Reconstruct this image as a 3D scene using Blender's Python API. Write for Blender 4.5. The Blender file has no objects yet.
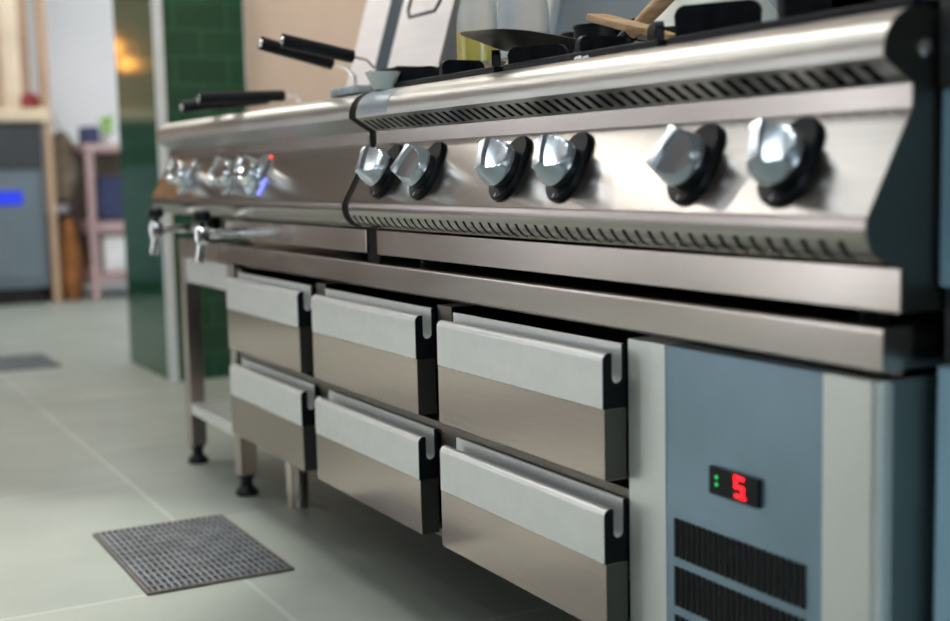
import bpy, bmesh, math, random
from mathutils import Vector, Matrix
random.seed(7)
PI = math.pi
SC = bpy.context.scene
COL = SC.collection
def R(a): return math.radians(a)

# ------------------------------------------------------------------ materials
def new_mat(name):
    m = bpy.data.materials.new(name); m.use_nodes = True
    nt = m.node_tree; b = nt.nodes['Principled BSDF']
    return m, nt, b
def noise_mix(nt, b, ca, cb, scale, vec=(1,1,1), detail=3, sock='Base Color', lo=.35, hi=.65):
    tc = nt.nodes.new('ShaderNodeTexCoord'); mp = nt.nodes.new('ShaderNodeMapping')
    mp.inputs['Scale'].default_value = vec
    nz = nt.nodes.new('ShaderNodeTexNoise'); nz.inputs['Scale'].default_value = scale; nz.inputs['Detail'].default_value = detail
    cr = nt.nodes.new('ShaderNodeValToRGB')
    cr.color_ramp.elements[0].position = lo; cr.color_ramp.elements[1].position = hi
    cr.color_ramp.elements[0].color = (*ca, 1); cr.color_ramp.elements[1].color = (*cb, 1)
    nt.links.new(tc.outputs['Object'], mp.inputs['Vector']); nt.links.new(mp.outputs['Vector'], nz.inputs['Vector'])
    nt.links.new(nz.outputs['Fac'], cr.inputs['Fac']); nt.links.new(cr.outputs['Color'], b.inputs[sock])
    return nz, cr
def plain(name, col, rough=.5, metal=0, var=.08, scale=12, spec=None, **kw):
    m, nt, b = new_mat(name)
    noise_mix(nt, b, tuple(c*(1-var) for c in col), tuple(min(1, c*(1+var)) for c in col), scale)
    b.inputs['Roughness'].default_value = rough; b.inputs['Metallic'].default_value = metal
    if spec is not None: b.inputs['Specular IOR Level'].default_value = spec
    for k, v in kw.items(): b.inputs[k].default_value = v
    return m
def steel(name, col=(.53,.49,.45), rough=.2, aniso=.65, streak=(2,60,220), tan=(1,0,0), var=.05, bump=0):
    m, nt, b = new_mat(name)
    noise_mix(nt, b, tuple(c*(1-var) for c in col), tuple(min(1, c*(1+var)) for c in col), 3, streak, 2)
    b.inputs['Metallic'].default_value = 1
    # cloudy wipe marks in the roughness
    tc = nt.nodes.new('ShaderNodeTexCoord'); nz = nt.nodes.new('ShaderNodeTexNoise'); nz.inputs['Scale'].default_value = 4; nz.inputs['Detail'].default_value = 1
    mr = nt.nodes.new('ShaderNodeMapRange'); mr.inputs['From Min'].default_value = 0; mr.inputs['From Max'].default_value = 1
    mr.inputs['To Min'].default_value = rough*.8; mr.inputs['To Max'].default_value = rough*1.25
    nt.links.new(tc.outputs['Object'], nz.inputs['Vector']); nt.links.new(nz.outputs['Fac'], mr.inputs['Value']); nt.links.new(mr.outputs['Result'], b.inputs['Roughness'])
    b.inputs['Anisotropic'].default_value = aniso
    cx = nt.nodes.new('ShaderNodeCombineXYZ')
    for i in range(3): cx.inputs[i].default_value = tan[i]
    nt.links.new(cx.outputs[0], b.inputs['Tangent'])
    if bump:
        n2 = nt.nodes.new('ShaderNodeTexNoise'); n2.inputs['Scale'].default_value = 4; n2.inputs['Detail'].default_value = 2
        bp = nt.nodes.new('ShaderNodeBump'); bp.inputs['Strength'].default_value = bump; bp.inputs['Distance'].default_value = .05
        nt.links.new(tc.outputs['Object'], n2.inputs['Vector']); nt.links.new(n2.outputs['Fac'], bp.inputs['Height']); nt.links.new(bp.outputs['Normal'], b.inputs['Normal'])
    return m
def emit(name, col, s):
    m, nt, b = new_mat(name)
    b.inputs['Base Color'].default_value = (*col, 1); b.inputs['Emission Color'].default_value = (*col, 1); b.inputs['Emission Strength'].default_value = s
    return m

M = {}
M['steel'] = steel('brushed_stainless_steel')
M['steel_panel'] = steel('fascia_stainless_steel', (.43,.40,.375), .22, .5, bump=0)
M['steel_rail'] = steel('rail_stainless_steel', (.50,.50,.475), .33, .2)
M['steel_front'] = steel('drawer_front_stainless_steel', (.53,.45,.41), .16, .6, bump=0)
M['steel_side'] = steel('darkened_side_steel', (.13,.135,.12), .4, 0)  # dark reflection on end faces and drawer sides put into the colour
M['steel_inside'] = steel('shaded_carcass_steel', (.22,.20,.18), .35, .3)  # darkened steel, shade of the recesses put into the colour
M['steel_leg'] = steel('leg_stainless_steel', (.58,.52,.46), .3, .3, tan=(0,0,1))
M['satin'] = plain('satin_anodised_aluminium', (.86,.89,.88), .36, .65, .02, 30)
M['pilaster'] = plain('pale_satin_steel', (.88,.93,.89), .40, .55, .03, 8)
M['bluesteel'] = plain('blue_grey_satin_steel', (.30,.45,.55), .38, .4, .08, 6)
M['lightblue'] = plain('light_blue_steel', (.36,.62,.80), .4, .1, .08, 6)  # even light blue base colour
M['chrome'] = plain('polished_chrome', (.8,.82,.85), .08, 1, .02)
M['dial'] = plain('satin_chrome_dial', (.70,.78,.85), .25, .9, .03)
M['bright_dial'] = plain('bright_chrome_dial', (.9,.93,.97), .13, 1, .02)
M['black'] = plain('black_plastic', (.006,.008,.011), .42, 0, .1, spec=.22)
M['capblack'] = plain('black_end_cap_plastic', (.004,.006,.008), .55, 0, .1, spec=.2)
M['rubber'] = plain('black_rubber_gasket', (.004,.004,.004), .6, 0, .1, spec=.15)
M['dark'] = plain('near_black_matte', (.006,.006,.006), .8, 0, .1)  # near-black standing for unlit voids; the far fridge plinth shares it
M['iron'] = None
m, nt, b = new_mat('black_enamelled_cast_iron')
noise_mix(nt, b, (.004,.006,.009), (.010,.013,.017), 60); b.inputs['Roughness'].default_value = .33; b.inputs['Specular IOR Level'].default_value = .16
tc = nt.nodes.new('ShaderNodeTexCoord'); nz = nt.nodes.new('ShaderNodeTexNoise'); nz.inputs['Scale'].default_value = 350; bp = nt.nodes.new('ShaderNodeBump'); bp.inputs['Strength'].default_value = .35; bp.inputs['Distance'].default_value = .002
nt.links.new(tc.outputs['Object'], nz.inputs['Vector']); nt.links.new(nz.outputs['Fac'], bp.inputs['Height']); nt.links.new(bp.outputs['Normal'], b.inputs['Normal'])
M['iron'] = m
M['tray'] = plain('dark_worn_steel', (.16,.16,.15), .4, .8, .2, 20)
M['wood'] = None
m, nt, b = new_mat('pale_wood')
noise_mix(nt, b, (.42,.25,.12), (.62,.42,.24), 14, (1,1,8)); b.inputs['Roughness'].default_value = .5
M['wood'] = m
M['cup'] = plain('pale_green_melamine', (.74,.82,.76), .35, 0, .04, 30)
M['cloth'] = plain('grey_blue_cloth', (.38,.43,.47), .9, 0, .15, 60)
M['film'] = plain('grey_blue_film', (.33,.39,.44), .3, .25, .08, 20)
M['crumb'] = plain('white_crumb', (.8,.82,.78), .7, 0, .05, 90)
M['dome'] = plain('pale_grey_green_enamel', (.50,.53,.48), .4, 0, .05, 8)
M['white'] = plain('white_mark_ink', (.75,.78,.78), .6)
m, nt, b = new_mat('yellow_cooking_oil'); b.inputs['Base Color'].default_value = (.62,.50,.03,1); b.inputs['Roughness'].default_value = .12; b.inputs['Transmission Weight'].default_value = .35
nz, cr = noise_mix(nt, b, (.70,.62,.13), (.78,.70,.20), 6); M['oil'] = m
m, nt, b = new_mat('frosted_clear_plastic'); noise_mix(nt, b, (.78,.84,.86), (.86,.9,.92), 8); b.inputs['Roughness'].default_value = .18; b.inputs['Transmission Weight'].default_value = .6; b.inputs['IOR'].default_value = 1.2; M['clear'] = m
M['island_a'] = plain('warm_beige_laminate', (.56,.42,.33), .5)
M['island_b'] = plain('brown_laminate', (.14,.095,.07), .5)
M['tealside'] = plain('reflected_teal_steel', (.17,.26,.27), .45, .3, .08, 6)  # blue reflected from the neighbouring unit put into the side colour
M['navy'] = plain('navy_cloth', (.03,.04,.10), .8)
M['pink'] = plain('pinkish_painted_wood', (.42,.29,.29), .6, 0, .12, 6)
M['cream'] = plain('cream_painted_wood', (.62,.53,.38), .6, 0, .08, 5)
M['tan'] = plain('tan_board', (.42,.29,.19), .6, 0, .1, 4)
M['creamcloth'] = plain('pale_cream_cloth', (.68,.60,.48), .9, 0, .08, 6)
M['orange'] = plain('orange_brown_sacking', (.30,.12,.035), .8, 0, .25, 9)
M['olivebag'] = plain('olive_brown_cloth', (.22,.17,.12), .9, 0, .25, 10)
M['darkmetal'] = plain('dark_grey_enamel', (.035,.04,.045), .5)
M['bluegreymetal'] = plain('blue_grey_enamel', (.13,.17,.20), .45, 0, .06, 3)
M['greenleaf'] = plain('bright_green_leaf', (.20,.42,.03), .6, 0, .25, 20)
M['whitebox'] = plain('white_plastic_tub', (.72,.72,.72), .5)
M['redcloth'] = plain('dark_red_cloth', (.28,.05,.06), .8)
M['led_red'] = emit('red_led', (1,.012,.02), 1.6)
M['led_green'] = emit('green_led', (.01,.55,.12), .7)
M['led_blue'] = emit('blue_display', (.01,.03,.55), .45)
M['led_violet'] = emit('violet_blue_indicator', (.2,.25,.95), .7)
M['red_lamp'] = emit('red_indicator', (.9,.08,.04), 1.0)
M['brassgrey'] = plain('dull_trim_aluminium', (.66,.72,.75), .4, .2, .03)

# ------------------------------------------------------------------ object helpers
W = {}
def wloc(o):
    v = Vector(o.location)
    while o.parent: o = o.parent; v = v + Vector(o.location)
    return v
def obj(name, bm, mat, parent=None, origin=None, rot=None, smooth=30, mats=None):
    """bm is in world coordinates unless rot is given (then it is local to origin)"""
    me = bpy.data.meshes.new(name)
    bmesh.ops.recalc_face_normals(bm, faces=bm.faces[:])
    org = Vector(origin) if origin is not None else (wloc(parent) if parent else Vector((0,0,0)))
    if rot is None and org.length: bmesh.ops.translate(bm, verts=bm.verts[:], vec=-org)
    bm.to_mesh(me); bm.free()
    for mm in ([mat] + (mats or [])): me.materials.append(mm)
    for p in me.polygons: p.use_smooth = True
    me.set_sharp_from_angle(angle=R(smooth))
    o = bpy.data.objects.new(name, me); COL.objects.link(o)
    if parent: o.parent = parent; o.location = org - wloc(parent)
    else: o.location = org
    if rot is not None: o.rotation_euler = rot
    md = o.modifiers.new('weighted_normals', 'WEIGHTED_NORMAL'); md.keep_sharp = True; md.weight = 90
    return o
def thing(name, label, cat, loc, group=None):
    o = bpy.data.objects.new(name, None); COL.objects.link(o); o.location = loc; o.empty_display_size = .05
    o['label'] = label; o['category'] = cat
    if group: o['group'] = group
    return o
def tag(o, label, cat, group=None):
    o['label'] = label; o['category'] = cat
    if group: o['group'] = group
    return o
def structure(name, bm, mat, **k):
    o = obj(name, bm, mat, **k); o['kind'] = 'structure'; return o
def copy_tree(o, parent=None):
    c = o.copy(); COL.objects.link(c)
    if parent: c.parent = parent
    for ch in list(o.children): copy_tree(ch, c)
    return c

def B(): return bmesh.new()
def box(bm, x0, x1, y0, y1, z0, z1, bev=0, seg=2, mi=0):
    t = bmesh.new(); bmesh.ops.create_cube(t, size=1)
    for v in t.verts: v.co = Vector(((x0+x1)/2+v.co.x*(x1-x0), (y0+y1)/2+v.co.y*(y1-y0), (z0+z1)/2+v.co.z*(z1-z0)))
    if bev: bmesh.ops.bevel(t, geom=t.edges[:], offset=bev, segments=seg, profile=.5, affect='EDGES')
    merge(bm, t, mi); return bm
def merge(bm, t, mi=0, mat=None):
    if mat is not None: bmesh.ops.transform(t, matrix=mat, verts=t.verts[:])
    vm = {v: bm.verts.new(v.co) for v in t.verts}
    for f in t.faces:
        try: nf = bm.faces.new([vm[v] for v in f.verts]); nf.material_index = mi
        except ValueError: pass
    t.free(); return bm
def prism(bm, prof, x0, x1, mi=0, axis='x', closed=True, bev=0):
    """prof = list of (a,b); extruded along axis. x: (y,z); y: (x,z); z: (x,y)"""
    t = bmesh.new()
    def P(p, e): return {'x': (e, p[0], p[1]), 'y': (p[0], e, p[1]), 'z': (p[0], p[1], e)}[axis]
    a = [t.verts.new(P(p, x0)) for p in prof]; c = [t.verts.new(P(p, x1)) for p in prof]
    n = len(prof)
    for i in range(n if closed else n-1): t.faces.new([a[i], a[(i+1) % n], c[(i+1) % n], c[i]])
    if closed:
        t.faces.new(a[::-1]); t.faces.new(c)
        if bev: 
            es = [e for e in t.edges if abs({'x':0,'y':1,'z':2}[axis]-9) and abs((e.verts[0].co-e.verts[1].co)[{'x':0,'y':1,'z':2}[axis]]) < 1e-7]
            bmesh.ops.bevel(t, geom=es, offset=bev, segments=2, profile=.5, affect='EDGES')
    merge(bm, t, mi); return bm
def lathe(bm, prof, center=(0,0,0), n=32, mi=0, mat=None, fn=None, cap=True):
    """prof = list of (r,z)"""
    t = bmesh.new(); rings = []
    for r, z in prof:
        ring = []
        for k in range(n):
            a = 2*PI*k/n; p = Vector((r*math.cos(a), r*math.sin(a), z))
            if fn: p = fn(p)
            ring.append(t.verts.new(p + Vector(center)))
        rings.append(ring)
    for i in range(len(rings)-1):
        for k in range(n): t.faces.new([rings[i][k], rings[i][(k+1) % n], rings[i+1][(k+1) % n], rings[i+1][k]])
    if cap:
        t.faces.new(rings[0][::-1]); t.faces.new(rings[-1])
    merge(bm, t, mi, mat); return bm
def tube(bm, pts, r, n=12, mi=0):
    pts = [Vector(p) for p in pts]; t = bmesh.new(); rings = []
    rr = r if isinstance(r, (list, tuple)) else [r]*len(pts)
    prev = None
    for i, p in enumerate(pts):
        d = (pts[min(i+1, len(pts)-1)] - pts[max(i-1, 0)]).normalized()
        u = prev - d*prev.dot(d) if prev else (d.orthogonal())
        u.normalize(); prev = u; w = d.cross(u)
        rings.append([t.verts.new(p + (u*math.cos(2*PI*k/n) + w*math.sin(2*PI*k/n))*rr[i]) for k in range(n)])
    for i in range(len(rings)-1):
        for k in range(n): t.faces.new([rings[i][k], rings[i][(k+1) % n], rings[i+1][(k+1) % n], rings[i+1][k]])
    t.faces.new(rings[0][::-1]); t.faces.new(rings[-1])
    merge(bm, t, mi); return bm
def arc(cx, cy, r, a0, a1, n):
    return [(cx+r*math.cos(R(a0+(a1-a0)*i/n)), cy+r*math.sin(R(a0+(a1-a0)*i/n))) for i in range(n+1)]
def slots(bm, prof, x0, x1, pitch, width, skew, s0, s1, nsub=6):
    """steel ribs between slanted slots along a profile polyline (y,z); the caller backs them with black for the shade"""
    L = [0]
    for a, c in zip(prof, prof[1:]): L.append(L[-1] + math.hypot(c[0]-a[0], c[1]-a[1]))
    T = L[-1]
    def at(s):
        d = s*T
        for i in range(len(prof)-1):
            if d <= L[i+1]+1e-9:
                k = (d-L[i])/(L[i+1]-L[i]); a, c = prof[i], prof[i+1]
                return a[0]+(c[0]-a[0])*k, a[1]+(c[1]-a[1])*k
        return prof[-1]
    def strip(xa0, xb0, sa, sb, sk, n):
        prev = None
        for i in range(n+1):
            s = sa+(sb-sa)*i/n; y, z = at(s); dx = sk*(i/n)
            a = bm.verts.new((xa0+dx, y, z)); c = bm.verts.new((xb0+dx, y, z))
            if prev: bm.faces.new([prev[0], prev[1], c, a])
            prev = (a, c)
    strip(x0, x1, 0, s0, 0, 4); strip(x0, x1, s1, 1, 0, 4)
    n = int((x1-x0-.026)/pitch); pitch = (x1-x0-.026)/n; xs = x0+.013
    strip(x0, xs, s0, s1, 0, nsub) if False else None
    # ribs
    xa = xs
    for k in range(n):
        strip(xa+width, xa+pitch, s0, s1, skew, nsub); xa += pitch
    # end fillers (slanted inner edge)
    def filler(xe, xi, flip):
        prev = None
        for i in range(nsub+1):
            s = s0+(s1-s0)*i/nsub; y, z = at(s); dx = skew*i/nsub
            a = bm.verts.new((xe, y, z)); c = bm.verts.new((xi+dx, y, z))
            if prev: bm.faces.new([prev[0], prev[1], c, a])
            prev = (a, c)
    filler(x0, xs+width*0, 0); filler(x1, xa, 1)
    return bm

# ------------------------------------------------------------------ room
def tile_mat(name, c1, c2, grout, bw, bh, gs, rough, bumpd=.002, rot=None, off=.5, loc=(0,0,0), wob=0):
    m, nt, b = new_mat(name)
    tc = nt.nodes.new('ShaderNodeTexCoord'); mp = nt.nodes.new('ShaderNodeMapping')
    if rot: mp.inputs['Rotation'].default_value = rot
    mp.inputs['Location'].default_value = loc
    br = nt.nodes.new('ShaderNodeTexBrick'); br.offset = off; br.inputs['Scale'].default_value = 1
    br.inputs['Brick Width'].default_value = bw; br.inputs['Row Height'].default_value = bh; br.inputs['Mortar Size'].default_value = gs; br.inputs['Mortar Smooth'].default_value = .1
    br.inputs['Color1'].default_value = (*c1,1); br.inputs['Color2'].default_value = (*c2,1); br.inputs['Mortar'].default_value = (*grout,1)
    nt.links.new(tc.outputs['Object'], mp.inputs['Vector']); nt.links.new(mp.outputs['Vector'], br.inputs['Vector'])
    nz = nt.nodes.new('ShaderNodeTexNoise'); nz.inputs['Scale'].default_value = 3.5; nz.inputs['Detail'].default_value = 6; nt.links.new(tc.outputs['Object'], nz.inputs['Vector'])
    mx = nt.nodes.new('ShaderNodeMix'); mx.data_type = 'RGBA'; mx.blend_type = 'MULTIPLY'; mx.inputs['Factor'].default_value = .55
    cr = nt.nodes.new('ShaderNodeValToRGB'); cr.color_ramp.elements[0].position = .3; cr.color_ramp.elements[1].position = .7
    cr.color_ramp.elements[0].color = (.60,.63,.62,1); cr.color_ramp.elements[1].color = (1,1,1,1)
    nt.links.new(nz.outputs['Fac'], cr.inputs['Fac']); nt.links.new(br.outputs['Color'], mx.inputs['A']); nt.links.new(cr.outputs['Color'], mx.inputs['B']); nt.links.new(mx.outputs['Result'], b.inputs['Base Color'])
    bp = nt.nodes.new('ShaderNodeBump'); bp.invert = True; bp.inputs['Distance'].default_value = bumpd; nt.links.new(br.outputs['Fac'], bp.inputs['Height']); nt.links.new(bp.outputs['Normal'], b.inputs['Normal'])
    b.inputs['Roughness'].default_value = rough
    return m
M['floor'] = tile_mat('grey_green_concrete_tiles', (.335,.375,.335), (.30,.34,.31), (.42,.46,.425), .9, .9, .006, .42, .0006, off=.5, loc=(.52,.19,0))
M['green_front'] = tile_mat('green_glazed_tiles', (.006,.070,.034), (.005,.058,.028), (.02,.12,.065), .2, .1, .004, .10, .0015, rot=(R(90),0,0))
M['green_side'] = tile_mat('green_glazed_tiles_side', (.006,.070,.034), (.005,.058,.028), (.02,.12,.065), .2, .1, .004, .12, .0015, rot=(R(90),R(90),0) )
M['wall_beige'] = plain('beige_plaster', (.56,.43,.33), .7, 0, .04, 2)
M['wall_white'] = plain('cool_white_paint', (.68,.68,.69), .7, 0, .02, 2)
M['wall_brown'] = plain('warm_brown_paint', (.27,.21,.175), .7, 0, .1, 1.2)
M['wall_dark'] = plain('chestnut_paint', (.17,.12,.095), .7, 0, .1, 1.2)
M['ceiling'] = plain('ceiling_paint', (.22,.185,.16), .8, 0, .05, 1)

XW, XE, YS, YN, ZC = -9.3, 2.4, -3.4, 2.8, 2.9
bm = B(); box(bm, XW, XE, YS, YN, -.1, 0); structure('floor', bm, M['floor'])
bm = B(); box(bm, XW, XE, YS, YN, ZC, ZC+.1); structure('ceiling', bm, M['ceiling'])
bm = B(); box(bm, XW-.1, XW, -.7, YN, 0, ZC); structure('wall_left', bm, M['wall_white'])
bm = B(); box(bm, XW-.1, XW, YS, -.7002, 0, ZC); structure('wall_left_south', bm, M['wall_dark'])  # unseen stretch made dark so the drawer fronts reflect darker
bm = B(); box(bm, XE, XE+.1, YS, -2.7, 0, ZC); box(bm, XE, XE+.1, -.9, YN, 0, ZC); box(bm, XE, XE+.1, -2.7, -.9, 0, .8); box(bm, XE, XE+.1, -2.7, -.9, 2.4, ZC); structure('wall_right', bm, plain('dark_brown_paint', (.03,.028,.024), .8))
bm = B(); box(bm, -4.742, XE, .669, .82, 0, ZC); structure('wall_back', bm, M['wall_beige'])
bm = B(); box(bm, XW, -8.7, YN, YN+.1, 0, ZC); box(bm, -5.7, -5.0, YN, YN+.1, 0, ZC); box(bm, -8.7, -5.7, YN, YN+.1, 0, .8); box(bm, -8.7, -5.7, YN, YN+.1, 2.5, ZC)
structure('wall_far', bm, M['wall_white'])
bm = B(); box(bm, -5.0, -4.9, .82, YN+.1, 0, ZC); structure('wall_partition', bm, M['wall_white'])
# unseen wall behind the camera; windows added as bright reflections for the steel
wins = [(-8.35,-7.65,.95,2.35), (-6.9,-6.4,.02,2.35), (-4.7,-4.1,.02,2.35)]
bm = B(); xs = [XW] + [v for w in wins for v in w[:2]] + [XE]
for i in range(0, len(xs), 2): box(bm, xs[i], xs[i+1], YS-.1, YS, 0, ZC)
for w in wins: box(bm, w[0], w[1], YS-.1, YS, 0, w[2]); box(bm, w[0], w[1], YS-.1, YS, w[3], ZC)
structure('wall_front', bm, M['wall_brown'])
M['glass_right'] = emit('right_added_glow_glass', (.78,.90,1), 3)  # glowing panes for the added windows, out of camera view
M['glass_far'] = emit('far_added_glow_glass', (.85,.93,1), 3.6)
M['glass'] = emit('added_glow_glass', (.93,.95,1), 4.2)
for i, w in enumerate(wins):
    bm = B(); x0, x1, z0, z1 = w
    for a in (x0, (x0+x1)/2-.03, x1-.06): box(bm, a, a+.06, YS-.09, YS-.02, z0, z1)
    for c in (z0, z1-.06): box(bm, x0+.061, x1-.061, YS-.088, YS-.022, c, c+.06)
    o = structure('added_window_%d' % (i+1), bm, M['whitebox'])
    bm = B(); box(bm, x0, x1, YS-.075, YS-.07, z0, z1); obj('glass_pane', bm, M['glass'], o)

bm = B()
for a in (-8.7, -7.23, -5.76): box(bm, a, a+.06, YN+.02, YN+.09, .8, 2.5)
for c in (.8, 2.44): box(bm, -8.639, -5.761, YN+.022, YN+.088, c, c+.06)
o = structure('added_window_5', bm, M['whitebox'])  # unseen window added to brighten the far floor
bm = B(); box(bm, -8.7, -5.7, YN+.07, YN+.075, .8, 2.5); obj('glass_pane', bm, M['glass_far'], o)

bm = B()
for a in (-2.7, -1.83, -.96): box(bm, XE+.02, XE+.09, a, a+.06, .8, 2.4)
for c in (.8, 2.34): box(bm, XE+.022, XE+.088, -2.639, -.961, c, c+.06)
o = structure('added_window_4', bm, M['whitebox'])  # unseen window added to light the knob grips from the right
bm = B(); box(bm, XE+.07, XE+.075, -2.7, -.9, .8, 2.4); obj('glass_pane', bm, M['glass_right'], o)

# green tiled column
col = thing('tiled_column', 'dark green glazed tiled column with white corner trims standing at the end of the beige wall', 'column', (-5.06,.5,0))
bm = B(); box(bm, -5.39, -4.744, .335, .668, 0, ZC); o = obj('tile_cladding', bm, M['green_front'], col, mats=[M['green_side']])
for p in o.data.polygons:
    if abs(p.normal.x) > .7: p.material_index = 1
bm = B(); box(bm, -4.775, -4.740, .330, .3345, 0.0, ZC-.001); box(bm, -4.7435, -4.739, .330, .36, 0, ZC-.001); obj('corner_trim', bm, M['brassgrey'], col)

# ------------------------------------------------------------------ lamps out of view
M['lamp'] = emit('lamp_diffuser', (1,.94,.86), 8)
M['lampcool'] = emit('cool_lamp_diffuser', (.88,.95,1), 5)
M['lampsoft'] = emit('soft_lamp_diffuser', (.93,.98,1), 1.5)
M['lampdim'] = emit('dim_lamp_diffuser', (1,.97,.93), .6)
def panel_lamp(x0, x1, y0, y1, label, mat):  # unseen panels, placed for fill light and reflections in the steel
    t = thing('unseen_ceiling_light', label, 'lamp', ((x0+x1)/2, (y0+y1)/2, ZC-.06), 'unseen ceiling light panels')
    bm = B(); box(bm, x0-.03, x1+.03, y0-.03, y1+.03, ZC-.05, ZC-.001); obj('housing', bm, M['whitebox'], t)
    bm = B(); box(bm, x0, x1, y0, y1, ZC-.056, ZC-.0505); obj('diffuser', bm, mat, t)
panel_lamp(-4.0,-3.0,-1.7,-1.0, 'unseen ceiling light panel placed to mirror in the range fascia', M['lampsoft'])
panel_lamp(-5.2,-4.85,-1.75,-.95, 'narrow unseen ceiling light panel placed for a fascia reflection', M['lampdim'])
panel_lamp(-1.9,-.7,-.55,.15, 'unseen ceiling light panel added over the cook line', M['lampcool'])
panel_lamp(-4.3,-3.1,-.45,.15, 'unseen ceiling light panel added over the fryers', M['lamp'])
panel_lamp(-7.6,-6.8,-.4,.6, 'unseen ceiling light panel added near the far white wall', M['lamp'])
def downlight(x, y):
    t = thing('unseen_downlight', 'small round recessed ceiling downlight, unseen, for chrome glints and floor pools', 'lamp', (x, y, ZC-.02), 'unseen round ceiling downlights')
    bm = B(); lathe(bm, [(.075,ZC-.02),(.075,ZC-.001)], (x,y,0), 24); obj('rim', bm, M['chrome'], t)
    bm = B(); lathe(bm, [(.055,ZC-.026),(.055,ZC-.0205)], (x,y,0), 24); obj('bulb', bm, M['bulb'], t)
    ld = bpy.data.lights.new('added_spot_beam', 'SPOT'); ld.energy = 170; ld.color = (1,.95,.88); ld.spot_size = R(30); ld.spot_blend = .6; ld.shadow_soft_size = .05  # spot added for bright floor pools mirrored in the drawer fronts
    lo = bpy.data.objects.new('added_spot_beam', ld); COL.objects.link(lo); lo.parent = t; lo.location = (0,0,-.012)
M['bulb'] = emit('downlight_bulb', (1,.96,.9), 120)
for x, y in [(-5.6,-1.2), (-4.9,-2.2), (-2.3,-2.4), (-2.6,-.7), (-3.4,-1.25), (-4.5,-1.45)]: downlight(x, y)
M['warmbulb'] = emit('warm_filament_bulb', (1,.42,.08), 6)
for k, (x, y, z) in enumerate([(-7.75,-.20,1.53), (-8.0,-.34,1.46), (-7.6,-.10,1.58)]):
    t = thing('pendant_lamp', 'small warm pendant bulb hanging in the dining side of the room', 'lamp', (x,y,z), 'warm pendant bulbs')
    bm = B(); tube(bm, [(x,y,z+.09),(x,y,ZC-.001)], .004, 8); obj('cord', bm, M['black'], t)
    bm = B(); lathe(bm, [(.012,z+.09),(.02,z+.085),(.02,z+.05),(.012,z+.046)], (x,y,0), 16); obj('socket', bm, M['black'], t)
    bm = B(); lathe(bm, [(.008,z+.045),(.03,z+.02),(.045,z-.01),(.035,z-.04),(.008,z-.055)], (x,y,0), 20); obj('bulb', bm, M['warmbulb'], t)

# ------------------------------------------------------------------ refrigerated counter
ctr = thing('refrigerated_counter', 'low stainless steel refrigerated drawer counter under the cooking units', 'counter', (-1.95,.3,0))
FY = .010          # front plane of the carcass
bm = B(); prism(bm, [(0,.562),(.002,.56),(.64,.56),(.64,.603),(.004,.603),(.001,.601),(0,.598)], -3.03, -.893, bev=.0015)
obj('worktop', bm, M['steel'], ctr)
# open carcass: floor, top rail, back, dividers
bm = B()
box(bm, -2.915, -1.262, .03, .62, .146, .16)                # bottom
box(bm, -2.915, -.908, .60, .62, .16, .555)                 # back
box(bm, -2.915, -.915, .05, .6, .548, .5595)              # top rail
box(bm, -2.915, -1.262, .012, .05, .334, .352)              # mid rail
for x in (-2.915, -2.411, -1.872): box(bm, x, x+(.03 if x == -2.915 else .05), .014, .6, .16, .546)
obj('carcass', bm, M['steel_inside'], ctr)
bm = B(); box(bm, -2.90, -1.34, .25, .27, .165, .54); obj('void_backing', bm, M['dark'], ctr)  # black sheet, shade inside the carcass put into its colour
# right pilasters and technical compartment
bm = B(); box(bm, -1.331, -1.253, FY, .6, .15, .5475, .0015); obj('pilaster', bm, M['pilaster'], ctr)
bm = B(); prism(bm, [(-.984,.03),(-.984,FY)] + arc(-.920,FY+.012,.012,-90,0,5) + [(-.908,.03)], .15, .5475, axis='z'); obj('pilaster', bm, M['pilaster'], ctr)
bm = B(); box(bm, -.912, -.9085, .0305, .6, .15, .5475); obj('side_panel', bm, M['tealside'], ctr)
bm = B(); box(bm, -1.2525, -.9845, FY+.002, FY+.03, .15, .5465)
cp = obj('technical_panel', bm, M['bluesteel'], ctr)
# louvre vents: raised black strips stand for the shade in the slots
vg = B()
rows = [(.289,.337),(.228,.277),(.167,.216)]
for z0, z1 in rows:
    n = 22; w = (1.236-1.006)/n
    for k in range(n):
        x = -1.236+k*w
        box(vg, x, x+w*.62, FY-.0005, FY+.0018, z0, z1)
obj('vent_grille', vg, M['dark'], cp)['label'] = 'ventilation grille with its dark slots as black strips'
dg = B(); box(dg, -1.165, -1.079, FY-.004, FY+.0018, .3835, .4165, .0015)
disp = obj('temperature_display', dg, M['black'], cp); disp['label'] = 'black digital thermostat display'
bm = B()                                                   # seven-segment 5
cx, cz, w, h, s = -1.110, .4015, .0078, .0085, .0038
for (x0,x1,z0,z1) in [(-w,w,h*1-.0,h+s),(-w,w,-s/2,s/2),(-w,w,-h-s,-h),(-w,-w+s,0,h+s),(w-s,w,-h-s,0)]:
    box(bm, cx+x0, cx+x1, FY-.0052, FY-.0042, cz+z0, cz+z1)
box(bm, cx+w+.001, cx+w+.003, FY-.0052, FY-.0042, cz-h-s, cz-h-s+.002)
# (segments form the digit 5)
# bmesh parts become sub-parts' geometry: kept on the display part
bm2 = bm
o = obj('digit', bm2, M['led_red'], cp); o['label'] = 'red glowing digit 5'
bm = B()
for z in (.397, .4055): lathe(bm, [(.0022,-.0003),(.0022,.0006)], (0,0,0), 14, mat=Matrix.Translation((-1.150, FY-.0046, z)) @ Matrix.Rotation(R(90),4,'X'))
obj('indicator_dots', bm, M['led_green'], cp)['label'] = 'two green indicator dots'

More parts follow.
